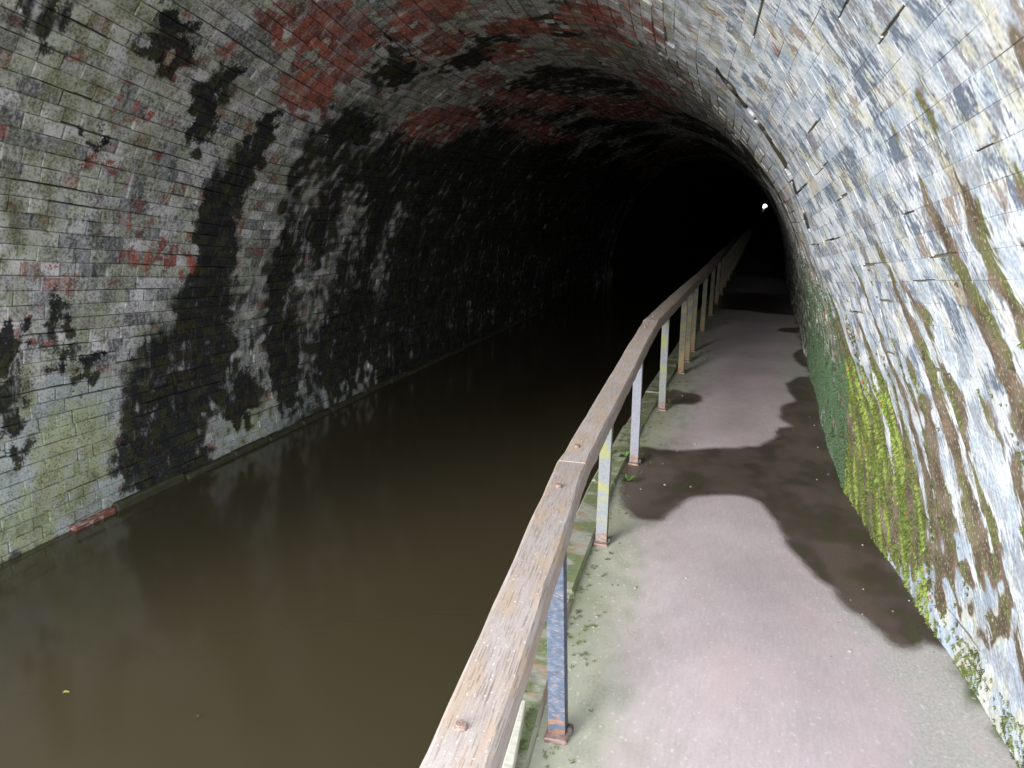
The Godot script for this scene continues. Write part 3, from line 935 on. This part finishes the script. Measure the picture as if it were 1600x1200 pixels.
# ---------------------------------------------------------------- everything
func _ready() -> void:
	cam = Camera3D.new()
	cam.name = "camera"
	cam.position = EYE
	cam.rotation_degrees = Vector3(-14.0, 18.2745, 1.2)
	cam.fov = 55.0
	cam.near = 0.05
	cam.far = 8000.0
	add_child(cam)
	var env := Environment.new()
	env.background_mode = Environment.BG_SKY
	var sm := ProceduralSkyMaterial.new()
	sm.sky_top_color = Color(.83, .845, .885)
	sm.sky_horizon_color = Color(.90, .915, .945)
	sm.sky_curve = 0.3
	sm.ground_bottom_color = Color(.10, .10, .08)
	sm.ground_horizon_color = Color(.30, .31, .28)
	sm.sky_energy_multiplier = 1.0
	var sky := Sky.new()
	sky.sky_material = sm
	env.sky = sky
	env.tonemap_mode = Environment.TONE_MAPPER_LINEAR
	env.tonemap_exposure = 9.9
	env.sdfgi_enabled = true
	env.ssao_enabled = true
	env.ssil_enabled = true
	var we := WorldEnvironment.new()
	we.name = "world_environment"
	we.environment = env
	add_child(we)
	var sun := DirectionalLight3D.new()
	sun.name = "sun"
	sun.light_energy = 0.22
	sun.light_angular_distance = 22.0
	sun.light_color = Color(1.0, .985, .965)
	sun.sky_mode = DirectionalLight3D.SKY_MODE_LIGHT_ONLY
	sun.shadow_enabled = true
	add_child(sun)
	sun.look_at_from_position(Vector3.ZERO, Vector3(0.38, -0.27, -0.89))

	na.noise_type = FastNoiseLite.TYPE_SIMPLEX_SMOOTH
	na.frequency = 1.0
	na.seed = 11
	na.fractal_octaves = 4
	nb.noise_type = FastNoiseLite.TYPE_SIMPLEX_SMOOTH
	nb.frequency = 1.0
	nb.seed = 23
	nb.fractal_type = FastNoiseLite.FRACTAL_NONE
	nc.noise_type = FastNoiseLite.TYPE_SIMPLEX_SMOOTH
	nc.frequency = 1.0
	nc.seed = 37
	nc.fractal_octaves = 2
	lut.resize(1024)
	for i in 1024:
		lut[i] = int(clampf(Color(i / 1023.0, 0, 0).linear_to_srgb().r, 0.0, 1.0) * 255.0 + 0.5)
	setup_section()
	setup_regions()
	var t0 := Time.get_ticks_msec()

	# materials
	var rock := grain_map(3, 0.02, 5)
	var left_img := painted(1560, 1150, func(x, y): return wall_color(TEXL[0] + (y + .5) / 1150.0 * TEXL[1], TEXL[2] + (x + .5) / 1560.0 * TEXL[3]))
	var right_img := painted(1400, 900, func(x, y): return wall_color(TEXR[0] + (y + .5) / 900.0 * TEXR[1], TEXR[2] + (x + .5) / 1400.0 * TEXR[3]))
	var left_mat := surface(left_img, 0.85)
	var right_mat := surface(right_img, 0.8)
	for m in [left_mat, right_mat]:
		m.normal_enabled = false
	var wet := PackedByteArray()
	var pw := 1800
	var ph := 500
	wet.resize(pw * ph)
	var wet_job := func(y: int) -> PackedByteArray:
		var line := PackedByteArray()
		line.resize(pw)
		for x in pw:
			line[x] = 1 if wet_at(-1.0 + (y + .5) / ph * 2.2, 0.8 + (x + .5) / pw * 15.4) > 0.5 else 0
		return line
	var lines := []
	lines.resize(ph)
	var id := WorkerThreadPool.add_group_task(func(y: int) -> void: lines[y] = wet_job.call(y), ph)
	WorkerThreadPool.wait_for_group_task_completion(id)
	var path_img := painted(pw, ph, func(x, y): return path_color(-1.0 + (y + .5) / ph * 2.2, 0.8 + (x + .5) / pw * 15.4, soft_wet(lines, x, y, pw, ph)))
	var rough_bytes := PackedByteArray()
	rough_bytes.resize(pw * ph)
	for y in ph:
		for x in pw:
			rough_bytes[y * pw + x] = 80 if lines[y][x] else 235
	var path_mat := surface(path_img, 1.0)
	path_mat.roughness_texture = ImageTexture.create_from_image(Image.create_from_data(pw, ph, false, Image.FORMAT_L8, rough_bytes))
	print("textures ms ", Time.get_ticks_msec() - t0)
	var bed_mat := surface(painted(128, 128, func(x, y): return Vector3(.055, .05, .038).lerp(Vector3(.035, .042, .018), clampf(.5 + nb.get_noise_2d(x * .06, y * .06), 0, 1)) * (1.0 + .4 * nc.get_noise_2d(x * .3, y * .3))), 0.95)
	bed_mat.uv1_triplanar = true
	bed_mat.uv1_scale = Vector3.ONE * 1.5
	brick_red = surface(painted(64, 64, func(x, y): return Vector3(.15, .065, .05).lerp(Vector3(.30, .26, .23), smoothstep(.0, .3, na.get_noise_2d(x * .06, y * .06))) * (1.0 + .4 * nc.get_noise_2d(x * .4, y * .4))), 0.9)
	brick_red.uv1_scale = Vector3.ONE * 3.0
	var coping := []
	for i in 3:
		coping.append(surface(painted(256, 128, func(x, y):
			var g := nc.get_noise_2d(x * .35, y * .35 + i * 50.0)
			var m := na.get_noise_2d(x * .03 + i * 20.0, y * .03)
			var c := Vector3(.26, .26, .215).lerp(Vector3(.14, .165, .085), smoothstep(-.15, .2, m)) * (1.0 + .35 * g)
			return c.lerp(Vector3(.30, .16, .09), smoothstep(.5, .7, nb.get_noise_2d(x * .05 + 7.0, y * .05 + i * 9.0)) * .4)), 0.9))
	var wood := []
	for i in 3:
		wood.append(surface(painted(1024, 128, func(x, y):
			var grain := na.get_noise_2d(x * .012 + i * 40.0, y * .35)
			var spot := na.get_noise_2d(x * .011 + i * 90.0, y * .022)
			var c := Vector3(.31, .265, .235) * (1.0 + .28 * grain)
			c = c.lerp(Vector3(.36, .265, .175), smoothstep(.08, .42, spot) * .5)
			c = c.lerp(Vector3(.34, .31, .295), smoothstep(.0, .4, -spot + .3 * grain) * .5)
			c = c.lerp(Vector3(.07, .055, .045), smoothstep(.36, .55, nc.get_noise_2d(x * .02, y * .5 + i * 30.0)) * .5)
			var dots := nc.get_noise_2d(x * .16 + i * 11.0, y * .22)
			if y < 52 and dots > .66: c = c.lerp(Vector3(.62, .61, .58), smoothstep(.5, .6, dots) * .8)
			return c * (1.0 + .2 * nc.get_noise_2d(x * .7, y * .7))), 0.8))
	var paint := []
	for i in 4:
		paint.append(surface(painted(64, 512, func(x, y):
			var n := na.get_noise_2d(x * .12 + i * 33.0, y * .05)
			var g := nc.get_noise_2d(x * .25, y * .25 + i * 77.0)
			var c: Vector3 = [Vector3(.058, .072, .098), Vector3(.14, .155, .165), Vector3(.15, .16, .185), Vector3(.085, .08, .078)][i]
			c = c.lerp(c * 1.9 + Vector3(.03, .03, .03), smoothstep(-.4, .6, n + .3 * g) * (.35 if i == 0 else .15))
			if i == 1 or i == 3: c = c.lerp((Vector3(.19, .20, .07) if i == 1 else Vector3(.12, .12, .055)), smoothstep(-.15, .3, na.get_noise_2d(x * .03 + 50.0, y * .012 + i * 9.0) + .1 * g) * .85)
			if i == 3: c = c.lerp(Vector3(.20, .155, .08), smoothstep(300.0, 420.0, y + 160.0 * n) * .8)
			c = c.lerp(Vector3(.17, .095, .06), smoothstep(-.02, .14, (y - 468.0) / 300.0 + .35 * n + .06 * g))
			c = c.lerp(Vector3(.22, .125, .08), smoothstep(.46, .64, g + .3 * n))
			return c * (1.0 + .22 * g)), 0.6))
	var rust := surface(painted(64, 64, func(x, y): return Vector3(.13, .078, .06).lerp(Vector3(.24, .18, .16), clampf(.5 + na.get_noise_2d(x * .08, y * .08), 0, 1)) * (1.0 + .3 * nc.get_noise_2d(x * .4, y * .4))), 0.95)
	var water := StandardMaterial3D.new()
	water.albedo_color = Color(.040, .033, .018).linear_to_srgb()
	water.roughness = 0.13
	water.metallic_specular = 0.5
	var leaf := StandardMaterial3D.new()
	leaf.vertex_color_use_as_albedo = true
	leaf.roughness = 0.7
	leaf.metallic_specular = 0.3
	var grit := StandardMaterial3D.new()
	grit.vertex_color_use_as_albedo = true
	grit.roughness = 0.95
	var weed_mat := flat(Vector3(.10, .20, .045), 0.6)

	# the setting
	var gb := Buf.new()
	gb.quad(Vector3(-3000, -1.25, -3400), Vector3(3000, -1.25, -3400), Vector3(3000, -1.25, 3000), Vector3(-3000, -1.25, 3000))
	tag(obj("ground", gb.mesh(), flat(Vector3(.06, .07, .04))), "", "", "", "structure")
	build_lining(left_mat, right_mat, bed_mat, flat(Vector3(.15, .14, .09)))
	build_path(path_mat, coping)
	build_water(water)

	# the things
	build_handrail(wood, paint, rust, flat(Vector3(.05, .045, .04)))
	var bb := Buf.new()
	var c := []
	for i in 8:
		var far := not bool(i & 4)
		c.append(Vector3((-0.622 if far else -0.558) + ((0.016 if far else 0.052) if i & 1 else 0.0), (0.072 if far else 0.06) if i & 2 else 0.03, -2.06 if far else -1.5))
	hull(bb, c, 0.004, 3.0)
	var board := obj("broken_board", bb.mesh(), surface(painted(64, 64, func(x, y): return Vector3(.40, .39, .33) * (1.0 + .3 * na.get_noise_2d(x * .3, y * .02) + .2 * nc.get_noise_2d(x * .3, y * .3))), 0.9))
	tag(board, "pale broken sliver of board lying on the canal edge beside the nearest post", "board")

	# small details
	build_moss(leaf)
	weed(Vector3(-0.66, 0.004, -4.35), "small green weed at the foot of the pale blue post by the puddle", 41, weed_mat)
	weed(Vector3(-0.75, 0.02, -4.75), "low weed on the canal coping behind the pale blue post", 47, weed_mat)
	pebbles(grit)
	floating_leaf(Vector3(-2.66, WATER + 0.003, -2.02), 0.028, 0.6, "yellowish leaf floating on the brown water at the lower left", Vector3(.22, .22, .06))
	floating_leaf(Vector3(-2.03, WATER + 0.003, -2.09), 0.02, 2.2, "small brown leaf floating on the water right of the yellowish leaf", Vector3(.14, .10, .05))
	print("built ms ", Time.get_ticks_msec() - t0)
